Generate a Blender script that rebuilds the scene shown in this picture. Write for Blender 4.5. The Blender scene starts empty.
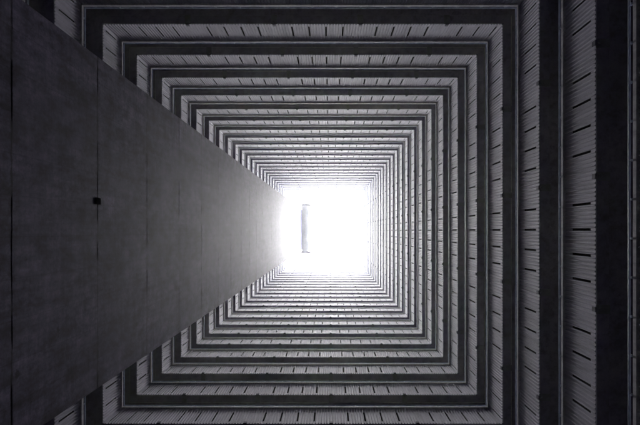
import bpy, bmesh, math, random
from mathutils import Vector, noise

random.seed(7)
S = bpy.context.scene
COL = S.collection

# ------------------------------------------------------------------ layout (metres)
HALF = 6.0                      # half width of the square light well
FLOOR = 2.7                     # storey height
EYE = 1.5
CAM = Vector((0.822, 0.198, EYE))
FIRST = EYE + 10.0              # underside of the first full gallery in the picture
LOWEST, TOP = -1, 25
# world axes: +x = right in the photo, +y = down in the photo, +z = away from the camera (up)

# ------------------------------------------------------------------ material helpers
def new_mat(name):
    m = bpy.data.materials.new(name); m.use_nodes = True
    nt = m.node_tree; nt.nodes.clear()
    out = nt.nodes.new('ShaderNodeOutputMaterial')
    b = nt.nodes.new('ShaderNodeBsdfPrincipled')
    nt.links.new(b.outputs[0], out.inputs[0])
    return m, nt, b

def N(nt, kind, **kw):
    n = nt.nodes.new(kind)
    for k, v in kw.items(): setattr(n, k, v)
    return n

def ramp(nt, src, stops):
    r = N(nt, 'ShaderNodeValToRGB')
    e = r.color_ramp.elements
    while len(e) < len(stops): e.new(0.5)
    for el, (p, c) in zip(e, stops):
        el.position = p; el.color = (c, c, c, 1) if isinstance(c, (int, float)) else (*c, 1)
    nt.links.new(src, r.inputs[0]); return r.outputs[0]

def noise_tex(nt, scale3, scale=1.0, detail=5, rough=0.6, dist=0.0):
    g = N(nt, 'ShaderNodeNewGeometry')
    mp = N(nt, 'ShaderNodeMapping'); mp.inputs['Scale'].default_value = scale3
    nt.links.new(g.outputs['Position'], mp.inputs[0])
    t = N(nt, 'ShaderNodeTexNoise')
    t.inputs['Scale'].default_value = scale; t.inputs['Detail'].default_value = detail
    t.inputs['Roughness'].default_value = rough; t.inputs['Distortion'].default_value = dist
    nt.links.new(mp.outputs[0], t.inputs['Vector']); return t.outputs['Fac']

def mul(nt, a, b, fac=1.0):
    m = N(nt, 'ShaderNodeMixRGB', blend_type='MULTIPLY'); m.inputs[0].default_value = fac
    nt.links.new(a, m.inputs[1]); nt.links.new(b, m.inputs[2]); return m.outputs[0]

def math_(nt, op, a, b=None, c=None):
    m = N(nt, 'ShaderNodeMath', operation=op)
    for i, v in enumerate((a, b, c)):
        if v is None: continue
        if isinstance(v, (int, float)): m.inputs[i].default_value = v
        else: nt.links.new(v, m.inputs[i])
    return m.outputs[0]

def concrete(name, base, streak=(0.72, 1.0), patch=(0.8, 1.08), rough=0.85, bump=0.05, spec=0.0, bay=False):
    """weathered concrete: base colour x soft patches x vertical dirt runs x fine grain"""
    m, nt, b = new_mat(name)
    c = N(nt, 'ShaderNodeRGB'); c.outputs[0].default_value = (*base, 1)
    col = mul(nt, c.outputs[0], ramp(nt, noise_tex(nt, (1, 1, 1), 0.55, 4), [(0.3, patch[0]), (0.7, patch[1])]))
    col = mul(nt, col, ramp(nt, noise_tex(nt, (5.5, 5.5, 0.55), 1.0, 6, 0.65), [(0.34, streak[0]), (0.55, streak[1])]))
    if bay:                                   # each precast length was cast and has aged on its own
        g = N(nt, 'ShaderNodeNewGeometry'); wn = N(nt, 'ShaderNodeTexWhiteNoise', noise_dimensions='3D'); vm = N(nt, 'ShaderNodeVectorMath', operation='FLOOR'); mp = N(nt, 'ShaderNodeMapping')
        mp.inputs['Location'].default_value = (0.33, 0.17, -(FIRST % FLOOR)/FLOOR + 0.01); mp.inputs['Scale'].default_value = (1/2.6, 1/2.6, 1/FLOOR)
        nt.links.new(g.outputs['Position'], mp.inputs[0]); nt.links.new(mp.outputs[0], vm.inputs[0]); nt.links.new(vm.outputs[0], wn.inputs['Vector'])
        col = mul(nt, col, ramp(nt, wn.outputs['Value'], [(0.0, 0.90), (1.0, 1.05)]))
    fine = noise_tex(nt, (1, 1, 1), 22, 4, 0.7)
    col = mul(nt, col, ramp(nt, fine, [(0.25, 0.84), (0.7, 1.06)]))
    nt.links.new(col, b.inputs['Base Color'])
    b.inputs['Roughness'].default_value = rough
    b.inputs['Specular IOR Level'].default_value = spec
    bp = N(nt, 'ShaderNodeBump'); bp.inputs['Strength'].default_value = bump; bp.inputs['Distance'].default_value = 0.01
    nt.links.new(fine, bp.inputs['Height']); nt.links.new(bp.outputs[0], b.inputs['Normal'])
    return m

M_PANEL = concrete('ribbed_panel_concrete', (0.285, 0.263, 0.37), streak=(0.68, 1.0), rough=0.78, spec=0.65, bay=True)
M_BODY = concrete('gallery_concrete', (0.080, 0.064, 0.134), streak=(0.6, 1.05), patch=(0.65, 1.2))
M_COPING = concrete('coping_concrete', (0.36, 0.348, 0.40), streak=(0.7, 1.0), spec=0.2)
M_GROUND = concrete('paving_concrete', (0.06, 0.06, 0.063))

def metal(name, base, rough=0.45, metallic=0.6, spec=0.1):
    m, nt, b = new_mat(name)
    c = N(nt, 'ShaderNodeRGB'); c.outputs[0].default_value = (*base, 1)
    col = mul(nt, c.outputs[0], ramp(nt, noise_tex(nt, (1, 1, 1), 6, 5), [(0.3, 0.6), (0.65, 1.1)]))
    nt.links.new(col, b.inputs['Base Color'])
    b.inputs['Specular IOR Level'].default_value = spec
    b.inputs['Roughness'].default_value = rough; b.inputs['Metallic'].default_value = metallic
    return m
M_RAIL = metal('galvanised_rail', (0.24, 0.27, 0.40), 0.6, 0.0, 0.3)
M_BRACKET = metal('painted_bracket', (0.10, 0.10, 0.115), 0.6, 0.2)
M_DARK = metal('black_box_paint', (0.012, 0.012, 0.014), 0.9, 0.0, 0.0)
M_SLOT = metal('slot_shade_lining', (0.05, 0.048, 0.055), 0.9, 0.0, 0.0)  # dark colour stands in for the shade deep inside the slots
M_STRAP = metal('painted_strap', (0.055, 0.050, 0.085), 0.8, 0.0)
M_PIPE = metal('grey_conduit', (0.24, 0.235, 0.28), 0.6, 0.0)
M_ARM = metal('weathered_arm_paint', (0.07, 0.07, 0.074), 0.8, 0.0)
M_PALE = concrete('pale_canopy_paint', (0.18, 0.178, 0.18), streak=(0.85, 1.0))

def tower_concrete():
    m, nt, b = new_mat('tower_board_concrete')
    c = N(nt, 'ShaderNodeRGB'); c.outputs[0].default_value = (0.112, 0.099, 0.165, 1)
    col = mul(nt, c.outputs[0], ramp(nt, noise_tex(nt, (1, 1, 1), 0.8, 6, 0.7), [(0.36, 0.66), (0.64, 1.18)]))
    col = mul(nt, col, ramp(nt, noise_tex(nt, (1, 7, 0.35), 1.0, 5, 0.6), [(0.36, 0.74), (0.6, 1.05)]))      # runs down the face
    col = mul(nt, col, ramp(nt, noise_tex(nt, (1, 0.5, 9), 1.0, 4, 0.6), [(0.34, 0.82), (0.6, 1.04)]))       # pour layers
    fine = noise_tex(nt, (1, 1, 1), 18, 5, 0.7)
    col = mul(nt, col, ramp(nt, fine, [(0.3, 0.62), (0.7, 1.18)]))
    col = mul(nt, col, ramp(nt, noise_tex(nt, (1, 1, 0.6), 3.5, 6, 0.7), [(0.38, 0.52), (0.62, 1.22)]))
    # formwork boards: hairline joints along the height
    g = N(nt, 'ShaderNodeNewGeometry'); sx = N(nt, 'ShaderNodeSeparateXYZ'); nt.links.new(g.outputs['Position'], sx.inputs[0])
    wob = noise_tex(nt, (1, 1, 1), 1.3, 4)
    yy = math_(nt, 'ADD', math_(nt, 'DIVIDE', sx.outputs['Y'], 0.6), math_(nt, 'MULTIPLY', wob, 0.02))
    fy = math_(nt, 'ABSOLUTE', math_(nt, 'SUBTRACT', math_(nt, 'FRACT', yy), 0.5))
    board = ramp(nt, fy, [(0.0, 0.72), (0.022, 1.0)])
    col = mul(nt, col, board)
    # shutter panels take a slightly different tone each pour
    wn = N(nt, 'ShaderNodeTexWhiteNoise', noise_dimensions='2D')
    cv = N(nt, 'ShaderNodeCombineXYZ')
    nt.links.new(math_(nt, 'FLOOR', math_(nt, 'DIVIDE', sx.outputs['Y'], 1.2)), cv.inputs[0])
    nt.links.new(math_(nt, 'FLOOR', math_(nt, 'DIVIDE', math_(nt, 'SUBTRACT', sx.outputs['Z'], FIRST - FLOOR*6), FLOOR/2)), cv.inputs[1])
    nt.links.new(cv.outputs[0], wn.inputs['Vector'])
    col = mul(nt, col, ramp(nt, wn.outputs['Value'], [(0.0, 0.82), (1.0, 1.10)]))
    # laitance and grime blotches hanging round the joints
    blot = noise_tex(nt, (1, 3.0, 2.2), 1.5, 7, 0.75)
    near = ramp(nt, math_(nt, 'ABSOLUTE', math_(nt, 'SUBTRACT', math_(nt, 'FRACT', math_(nt, 'ADD', math_(nt, 'DIVIDE', math_(nt, 'SUBTRACT', sx.outputs['Z'], FIRST - FLOOR*5), FLOOR), 0.5)), 0.5)), [(0.0, 1.0), (0.045, 0.0)])
    bm_ = math_(nt, 'MULTIPLY', ramp(nt, blot, [(0.50, 0.0), (0.60, 1.0)]), near)
    col = mul(nt, col, ramp(nt, bm_, [(0.0, 1.0), (1.0, 0.55)]))
    # long shallow scrape marks across the face
    sc = N(nt, 'ShaderNodeTexWave', wave_type='BANDS', bands_direction='Y')
    rt = N(nt, 'ShaderNodeMapping'); rt.inputs['Rotation'].default_value = (0.28, 0, 0)
    nt.links.new(g.outputs['Position'], rt.inputs[0]); nt.links.new(rt.outputs[0], sc.inputs['Vector'])
    sc.inputs['Scale'].default_value = 0.16; sc.inputs['Distortion'].default_value = 1.5; sc.inputs['Detail'].default_value = 2
    scm = math_(nt, 'MULTIPLY', ramp(nt, sc.outputs['Fac'], [(0.0, 1.0), (0.0016, 0.0)]), ramp(nt, noise_tex(nt, (1, 1, 1), 0.7, 3), [(0.5, 0.0), (0.6, 1.0)]))
    col = mul(nt, col, ramp(nt, scm, [(0.0, 1.0), (1.0, 0.82)]))
    # dirt caught along each day joint, ragged
    rag = noise_tex(nt, (1, 2.2, 5), 1.6, 6, 0.72)
    zz = math_(nt, 'DIVIDE', math_(nt, 'SUBTRACT', sx.outputs['Z'], FIRST - FLOOR * 5), FLOOR)
    zz = math_(nt, 'ADD', zz, math_(nt, 'MULTIPLY', math_(nt, 'SUBTRACT', rag, 0.5), 0.05))
    fz = math_(nt, 'ABSOLUTE', math_(nt, 'SUBTRACT', math_(nt, 'FRACT', math_(nt, 'ADD', zz, 0.5)), 0.5))
    w = math_(nt, 'MULTIPLY', ramp(nt, noise_tex(nt, (1, 0.9, 3), 1.0, 3), [(0.35, 0.45), (0.65, 1.0)]), 0.015)
    jt = ramp(nt, math_(nt, 'DIVIDE', fz, w), [(0.2, 0.34), (1.0, 1.0)])
    col = mul(nt, col, jt)
    # second, fainter lift line half way
    fh = math_(nt, 'ABSOLUTE', math_(nt, 'SUBTRACT', math_(nt, 'FRACT', zz), 0.5))
    col = mul(nt, col, ramp(nt, fh, [(0.0, 0.9), (0.006, 1.0)]))
    # scratches and honeycombing
    vor = N(nt, 'ShaderNodeTexVoronoi'); vor.inputs['Scale'].default_value = 1.1
    nt.links.new(g.outputs['Position'], vor.inputs['Vector'])
    spots = ramp(nt, math_(nt, 'ADD', vor.outputs['Distance'], math_(nt, 'MULTIPLY', fine, 0.12)), [(0.10, 0.42), (0.14, 1.0)])
    col = mul(nt, col, spots)
    nt.links.new(col, b.inputs['Base Color'])
    b.inputs['Roughness'].default_value = 0.85; b.inputs['Specular IOR Level'].default_value = 0.024
    bp = N(nt, 'ShaderNodeBump'); bp.inputs['Strength'].default_value = 0.10; bp.inputs['Distance'].default_value = 0.01
    hgt = math_(nt, 'ADD', fine, noise_tex(nt, (1, 5, 0.8), 1.0, 4))
    nt.links.new(hgt, bp.inputs['Height']); nt.links.new(bp.outputs[0], b.inputs['Normal'])
    return m
M_TOWER = tower_concrete()

# ------------------------------------------------------------------ mesh helpers
def link(name, verts, faces, mat, parent=None, smooth=False):
    me = bpy.data.meshes.new(name); me.from_pydata([tuple(v) for v in verts], [], faces)
    bm = bmesh.new(); bm.from_mesh(me); bmesh.ops.recalc_face_normals(bm, faces=bm.faces); bm.to_mesh(me); bm.free()
    if smooth:
        for p in me.polygons: p.use_smooth = True
    me.materials.append(mat)
    o = bpy.data.objects.new(name, me); COL.objects.link(o)
    if parent: o.parent = parent
    return o

class MB:
    def __init__(s): s.v, s.f = [], []
    def add(s, vs, fs):
        n = len(s.v); s.v += vs; s.f += [tuple(i + n for i in f) for f in fs]
    def box(s, lo, hi):
        (x0, y0, z0), (x1, y1, z1) = lo, hi
        s.add([(x0,y0,z0),(x1,y0,z0),(x1,y1,z0),(x0,y1,z0),(x0,y0,z1),(x1,y0,z1),(x1,y1,z1),(x0,y1,z1)],
              [(3,2,1,0),(4,5,6,7),(0,1,5,4),(1,2,6,5),(2,3,7,6),(3,0,4,7)])
    def prism_x(s, x0, x1, prof):            # prof = [(y,z)...] closed outline
        n = len(prof)
        s.add([(x0, y, z) for y, z in prof] + [(x1, y, z) for y, z in prof],
              [tuple(range(n)), tuple(range(2*n-1, n-1, -1))] + [(i, (i+1) % n, n+(i+1) % n, n+i) for i in range(n)])
    def tube(s, path, r, k=8):
        rings = []
        for i, p in enumerate(path):
            p = Vector(p); a = Vector(path[max(i-1, 0)]); c = Vector(path[min(i+1, len(path)-1)])
            d = (c - a).normalized()
            u = d.cross(Vector((0, 0, 1)) if abs(d.z) < 0.9 else Vector((1, 0, 0))).normalized(); w = d.cross(u)
            rings.append([tuple(p + r*(math.cos(t)*u + math.sin(t)*w)) for t in (2*math.pi*j/k for j in range(k))])
        vs = [v for q in rings for v in q]; fs = []
        for i in range(len(rings)-1):
            for j in range(k):
                fs.append((i*k+j, i*k+(j+1) % k, (i+1)*k+(j+1) % k, (i+1)*k+j))
        fs += [tuple(range(k)), tuple(range(len(vs)-1, len(vs)-k-1, -1))]
        s.add(vs, fs)
    def ring(s, prof):                       # sweep a closed (v,z) outline round the square well, mitred at the corners
        n = len(prof); vs = []
        for sx, sy in ((-1,-1),(1,-1),(1,1),(-1,1)):
            vs += [(sx*(HALF+v), sy*(HALF+v), z) for v, z in prof]
        fs = []
        for c in range(4):
            d = (c+1) % 4
            for i in range(n):
                j = (i+1) % n
                fs.append((c*n+i, c*n+j, d*n+j, d*n+i))
        s.add(vs, fs)
    def build(s, name, mat, parent=None, smooth=False): return link(name, s.v, s.f, mat, parent, smooth)

def tag(o, label=None, cat=None, kind=None, group=None):
    if label: o['label'] = label
    if cat: o['category'] = cat
    if kind: o['kind'] = kind
    if group: o['group'] = group
    return o

# ------------------------------------------------------------------ ground
g = MB(); g.box((-30, -30, -0.3), (30, 30, 0.0))
tag(g.build('ground', M_GROUND), kind='structure')

# ------------------------------------------------------------------ apartment block round the well
block = bpy.data.objects.new('apartment_block', None); COL.objects.link(block)
tag(block, 'grey apartment block of stacked galleries with ribbed parapets around the square light well', 'apartment building')

LUMPS = [0.438 + k*2.6 for k in (-1.5, -0.5, 0.5, 1.5)]
PITCH = 0.52
RIB = PITCH / 6
Z_PANEL = 1.28                               # panel height
SLOT0, SLOT1 = 0.19, 0.95
P_BACK, P_REAR = 0.045, 0.27

def panel_mesh():
    """one side of a storey: ribbed parapet panel with narrow drainage slots, local frame (u, -(HALF+v), z)"""
    slots = set()
    for L in LUMPS[:1]:
        for k in range(-6, 24):
            if k % 5 != 0: slots.add(k*6)
    cols = []                                # (u, v, rib index of the valley that starts here or None)
    L0 = LUMPS[0]
    k0, k1 = int((-HALF - L0)/RIB) - 1, int((HALF - L0)/RIB) + 1
    pts = []
    for k in range(k0, k1+1):
        c = L0 + k*RIB
        for t, v, s in ((-0.27, 0.022, k), (0.27, 0.022, None), (0.36, 0.008, None), (0.44, 0.0, None), (0.56, 0.0, None), (0.64, 0.008, None)):
            pts.append((c + t*RIB, v, s))
    pts = [p for p in pts if -HALF < p[0] < HALF]
    pts = [(-HALF, 0.0, None)] + pts + [(HALF, 0.0, None)]
    zs = [0.0, SLOT0, SLOT1, Z_PANEL]
    vs, fs, dark = [], [], set()
    def V(u, v, z): vs.append((u, -(HALF+v), z)); return len(vs)-1
    grid = [[V(u, v, z) for z in zs] for u, v, s in pts]
    back = [(V(u, P_BACK, 0.0), V(u, P_BACK, 0.15), V(u, P_REAR, 0.15), V(u, P_REAR, Z_PANEL)) for u, v, s in pts]
    for i in range(len(pts)-1):
        s = pts[i][2]
        slot = s is not None and s in slots and abs(pts[i][0]) < HALF - 0.12
        for r in range(3):
            a, b, c, d = grid[i][r], grid[i+1][r], grid[i+1][r+1], grid[i][r+1]
            if slot and r == 1:
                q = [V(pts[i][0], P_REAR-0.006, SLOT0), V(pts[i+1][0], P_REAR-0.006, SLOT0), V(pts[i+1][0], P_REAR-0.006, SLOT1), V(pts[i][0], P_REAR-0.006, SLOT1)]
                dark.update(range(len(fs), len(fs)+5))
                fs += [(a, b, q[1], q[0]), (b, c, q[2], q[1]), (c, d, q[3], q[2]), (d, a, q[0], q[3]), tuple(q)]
            else: fs.append((a, b, c, d))
        fs.append((grid[i][0], back[i][0], back[i+1][0], grid[i+1][0]))
        fs.append((grid[i][3], grid[i+1][3], back[i+1][3], back[i][3]))
        for q in range(3): fs.append((back[i][q], back[i][q+1], back[i+1][q+1], back[i+1][q]))
    return vs, fs, dark

def bracket(mb, u):
    """strap clamped across the edge beam with a pipe outlet nosing past the ribs"""
    y = lambda v: -(HALF+v)
    mb.box((u-0.085, y(0.29), -0.03), (u+0.085, y(0.02), -0.002))
    mb.box((u-0.05, y(0.10), -0.06), (u+0.05, y(-0.012), -0.032))
    mb.box((u-0.045, y(-0.024), -0.065), (u+0.045, y(-0.003), 0.06))
    mb.tube([(u, y(0.06), -0.058), (u, y(0.06), -0.10)], 0.03, 8)

# prototypes of one storey
def make_gallery():
    b = MB()
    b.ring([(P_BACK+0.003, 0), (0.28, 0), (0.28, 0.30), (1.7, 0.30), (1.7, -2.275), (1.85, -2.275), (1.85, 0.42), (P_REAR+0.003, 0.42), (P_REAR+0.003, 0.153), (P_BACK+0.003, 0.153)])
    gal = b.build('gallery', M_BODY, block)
    pv, pf, dark = panel_mesh()
    p0 = link('parapet_panel', pv, pf, M_PANEL, gal)
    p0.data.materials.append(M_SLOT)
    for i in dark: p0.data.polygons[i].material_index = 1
    for k in range(1, 4):
        p = p0.copy(); COL.objects.link(p); p.parent = gal; p.rotation_euler.z = k*math.pi/2
    c = MB()
    c.ring([(-0.024, Z_PANEL), (-0.032, Z_PANEL+0.008), (-0.032, Z_PANEL+0.10), (-0.022, Z_PANEL+0.115), (0.29, Z_PANEL+0.13), (0.29, Z_PANEL)])
    c.build('coping', M_COPING, gal)
    h = MB(); v, z, r = -0.005, 1.53, 0.022
    h.ring([(v + r*math.cos(t), z + r*math.sin(t)) for t in (math.pi*j/4 for j in range(8))])
    n = 18
    for k in range(4):
        ca, sa = round(math.cos(k*math.pi/2)), round(math.sin(k*math.pi/2))
        for i in range(n):
            u = -HALF + (i+0.5)*2*HALF/n
            x, y = u, -(HALF+v)
            X, Y = ca*x - sa*y, sa*x + ca*y
            h.tube([(X, Y, Z_PANEL+0.12), (X, Y, z)], 0.014, 6)
            h.box((X-0.045, Y-0.045 if 0 else Y-0.02, Z_PANEL+0.122), (X+0.045, Y+0.02, Z_PANEL+0.136))
    h.build('handrail', M_RAIL, gal)
    return gal

def copy_tree(o, parent):
    c = o.copy(); COL.objects.link(c); c.parent = parent
    for ch in list(o.children): copy_tree(ch, c)
    return c

gal0 = make_gallery()
galleries = {}
for n in range(LOWEST, TOP+1):
    gl = gal0 if n == LOWEST else copy_tree(gal0, block)
    galleries[n] = gl
for n, gl in galleries.items(): gl.location.z = FIRST + FLOOR*n

# pipe under each of the nearer ceilings
pm = MB()
pm.ring([(0.335 + 0.03*math.cos(t), 0.2 + 0.03*math.sin(t)) for t in (math.pi*j/4 for j in range(8))])
pipe0 = pm.build('ceiling_pipe', M_PIPE, galleries[LOWEST], True)
for n in range(LOWEST+1, 7):
    p = pipe0.copy(); COL.objects.link(p); p.parent = galleries[n]

# outlet brackets: single parts on the nearest six storeys, one mass above
mb = MB(); bracket(mb, 0.0)
br0 = mb.build('outlet_bracket', M_STRAP, galleries[0])
first = True
for n in range(0, 6):
    for k in range(4):
        for u in LUMPS:
            o = br0 if first else br0.copy()
            if not first: COL.objects.link(o)
            first = False
            o.parent = galleries[n]
            a = k*math.pi/2
            o.rotation_euler.z = a
            o.location = (u*math.cos(a), u*math.sin(a), 0)
mb = MB()
for n in range(6, TOP+1):
    for k in range(4):
        a = k*math.pi/2; ca, sa = math.cos(a), math.sin(a)
        t = MB()
        for u in LUMPS: bracket(t, u)
        mb.add([(ca*x - sa*y, sa*x + ca*y, z + FIRST + FLOOR*n) for x, y, z in t.v], t.f)
tag(mb.build('outlet_bracket', M_STRAP, block), kind='stuff')

# walls of the storeys under the picture's edge, down to the ground
b = MB(); zt = FIRST + FLOOR*LOWEST - 2.28
b.ring([(1.7, -0.1), (1.85, -0.1), (1.85, zt), (1.7, zt)])
b.build('base_wall', M_BODY, block)

# ------------------------------------------------------------------ concrete tower
TX1 = CAM.x - 4.55                           # face towards the well
TX0 = -HALF + 0.22
TY0, TY1 = CAM.y - 0.7526*4.55, CAM.y + 0.683*4.55
TTOP = EYE + 82.7
tower = bpy.data.objects.new('lift_tower', None); COL.objects.link(tower)
tower.location = ((TX0+TX1)/2, (TY0+TY1)/2, 0)
tag(tower, 'plain board-marked concrete tower rising up one side of the light well', 'tower')

def tower_mesh():
    """shaft cast in storey-high lifts: faces step by millimetres at ragged day joints, arrises slightly worn"""
    W, Dp = TY1-TY0, TX1-TX0
    cx, cy = tower.location.x, tower.location.y
    # outline: dense along the visible face
    out = []
    ny = 90
    e = 0.03
    for i in range(ny+1):
        y = TY0 + e + (W-2*e)*i/ny
        out.append((TX1, y, 1.0))
    out += [(TX1-e, TY1, 0.3), (TX0, TY1, 0.0), (TX0, TY0, 0.0), (TX1-e, TY0, 0.3)]
    zs = []
    z = 0.0
    joints = [FIRST + FLOOR*n for n in range(-4, 26)]
    zs = [0.0]
    for j in joints:
        for d in (-0.5, -0.02, -0.011, 0.0, 0.011, 0.02, 0.5): zs.append(j+d)
        for d in (0.95, 1.35, 1.75): zs.append(j+d)
    zs = sorted(q for q in zs if 0 <= q < TTOP) + [TTOP]
    rnd = random.Random(3)
    step = [rnd.uniform(-0.002, 0.002) for _ in range(60)]
    vs, fs = [], []
    m = len(out)
    for z in zs:
        jn = round((z-FIRST)/FLOOR); dj = z - (FIRST + FLOOR*jn)
        lift = math.floor((z-FIRST)/FLOOR)
        for x, y, w in out:
            n1 = noise.noise(Vector((y*0.9, z*0.35, 3.1)))
            n2 = noise.noise(Vector((y*2.4, jn*7.7, 9.2)))
            dx = 0.006*n1
            if abs(dj) < 0.0115:
                dx -= max(0.0, 0.002 + 0.012*n2)
            vs.append((x + w*dx - cx, y - cy, z + (0.006*n2 if abs(dj) < 0.1 else 0)*w))
    for r in range(len(zs)-1):
        for i in range(m):
            j = (i+1) % m
            fs.append((r*m+i, r*m+j, (r+1)*m+j, (r+1)*m+i))
    fs.append(tuple(range(m))); fs.append(tuple(range((len(zs)-1)*m, len(zs)*m)))
    return vs, fs
tv, tf = tower_mesh()
link('shaft', tv, tf, M_TOWER, tower)
# small dark box fixed by the second day joint
vb = MB()
by, bz = CAM.y - 0.575, EYE + 10.02
lx, ly = TX1 - tower.location.x, by - tower.location.y
vb.box((lx-0.01, ly-0.065, bz-0.11), (lx+0.009, ly+0.065, bz+0.11))
vb.box((lx+0.009, ly-0.055, bz-0.09), (lx+0.012, ly+0.055, bz+0.09))
vb.build('junction_box', M_DARK, tower)

# ------------------------------------------------------------------ canopy hung off the tower's head
cz = TTOP - 0.1
kx = 82.7/511.0
cano = bpy.data.objects.new('roof_canopy', None); COL.objects.link(cano)
cano.location = (TX1, 0, cz)
tag(cano, 'pale narrow roof canopy with bracketed ends at the head of the concrete tower, against sky', 'canopy')
ya, yb = CAM.y - 24.0*kx, CAM.y + 20.5*kx
c = MB()
c.prism_x(0.0, 0.001, [(0, 0), (1, 0), (1, 1)]) if 0 else None
# slab tapering to its outer lip
prof = [(0.02, -0.45), (0.02, 0.40), (1.15, 0.40)] + [(0.02 + 1.13*math.sin(t), 0.30 - 0.75*math.cos(t)) for t in (math.pi/2*j/9 for j in range(9, 0, -1))]
m = len(prof)
c.add([(x, ya, z) for x, z in prof] + [(x, yb, z) for x, z in prof],
      [tuple(range(m)), tuple(range(2*m-1, m-1, -1))] + [(i, (i+1) % m, m+(i+1) % m, m+i) for i in range(m)])
c.build('slab', M_PALE, cano)
for s, ye in ((-1, ya), (1, yb)):
    k = MB()
    y0, y1 = (ye-0.42, ye-0.01) if s < 0 else (ye+0.01, ye+0.42)
    k.box((-0.15, y0, -0.18), (1.5, y1, 0.02))
    yi = ye + (-s)*0.35
    k.tube([(1.45, (y0+y1)/2, -0.08), (1.58, ye - s*0.25, -0.1), (1.60, ye - s*0.6, -0.1), (1.50, ye - s*0.95, -0.1), (1.12, ye - s*1.15, 0.15)], 0.05, 8)
    br = k.build('end_bracket', M_ARM, cano)
    p = MB(); p.tube([(0.5, (y0+y1)/2, -0.17), (0.5, (y0+y1)/2, -0.30)], 0.13, 10)
    p.build('bolt', M_BRACKET, br)

# ------------------------------------------------------------------ air
HAZE = 0.00042
if HAZE > 0:
    hz = MB(); hz.box((-45, -45, -1.3), (45, 45, TTOP + 3))
    hm = bpy.data.materials.new('pale_air'); hm.use_nodes = True
    nt = hm.node_tree; nt.nodes.clear()
    out = nt.nodes.new('ShaderNodeOutputMaterial'); pv = nt.nodes.new('ShaderNodeVolumePrincipled')
    pv.inputs['Density'].default_value = HAZE
    pv.inputs['Color'].default_value = (0.97, 0.97, 0.97, 1)
    pv.inputs['Anisotropy'].default_value = 0.7
    nt.links.new(pv.outputs[0], out.inputs['Volume'])
    tag(hz.build('haze', hm), kind='stuff')

# ------------------------------------------------------------------ light
sd = Vector((0.015, -0.03, 1.0)).normalized()          # towards the sun
elev = math.asin(sd.z); az = math.atan2(sd.x, sd.y)
w = bpy.data.worlds.new('World'); S.world = w; w.use_nodes = True
nt = w.node_tree; nt.nodes.clear()
out = nt.nodes.new('ShaderNodeOutputWorld'); bg = nt.nodes.new('ShaderNodeBackground')
sky = nt.nodes.new('ShaderNodeTexSky'); sky.sky_type = 'NISHITA'; sky.sun_disc = False
sky.sun_elevation = elev; sky.sun_rotation = az
sky.air_density = 1.0; sky.dust_density = 1.0; sky.ozone_density = 2.0
hs = nt.nodes.new('ShaderNodeHueSaturation'); hs.inputs['Saturation'].default_value = 0.65
nt.links.new(sky.outputs[0], hs.inputs['Color']); nt.links.new(hs.outputs[0], bg.inputs[0])
bg.inputs[1].default_value = 0.12
nt.links.new(bg.outputs[0], out.inputs[0])
sun = bpy.data.lights.new('sun', 'SUN'); sun.energy = 1.5; sun.angle = math.radians(36); sun.color = (1, 0.99, 0.98)
so = bpy.data.objects.new('sun', sun); COL.objects.link(so)
so.rotation_euler = sd.to_track_quat('Z', 'Y').to_euler(); so.location = (20, -7, 110)

# ------------------------------------------------------------------ camera
cam = bpy.data.cameras.new('camera'); co = bpy.data.objects.new('camera', cam); COL.objects.link(co)
co.location = CAM; co.rotation_euler = (math.pi, 0, 0)
cam.sensor_width = 36; cam.lens = 511/640*36
cam.shift_x = -10/640; cam.shift_y = 18/640
cam.clip_start = 0.05; cam.clip_end = 1000
S.camera = co

S.view_settings.view_transform = 'Standard'; S.view_settings.look = 'None'
S.view_settings.exposure = 4.9; S.view_settings.gamma = 1.0; S.view_settings.use_curve_mapping = False
S.cycles.use_denoising = True
S.cycles.max_bounces = 24; S.cycles.diffuse_bounces = 20; S.cycles.glossy_bounces = 4; S.cycles.volume_bounces = 2
S.cycles.use_adaptive_sampling = False
S.cycles.sample_clamp_indirect = 0
S.render.film_transparent = False
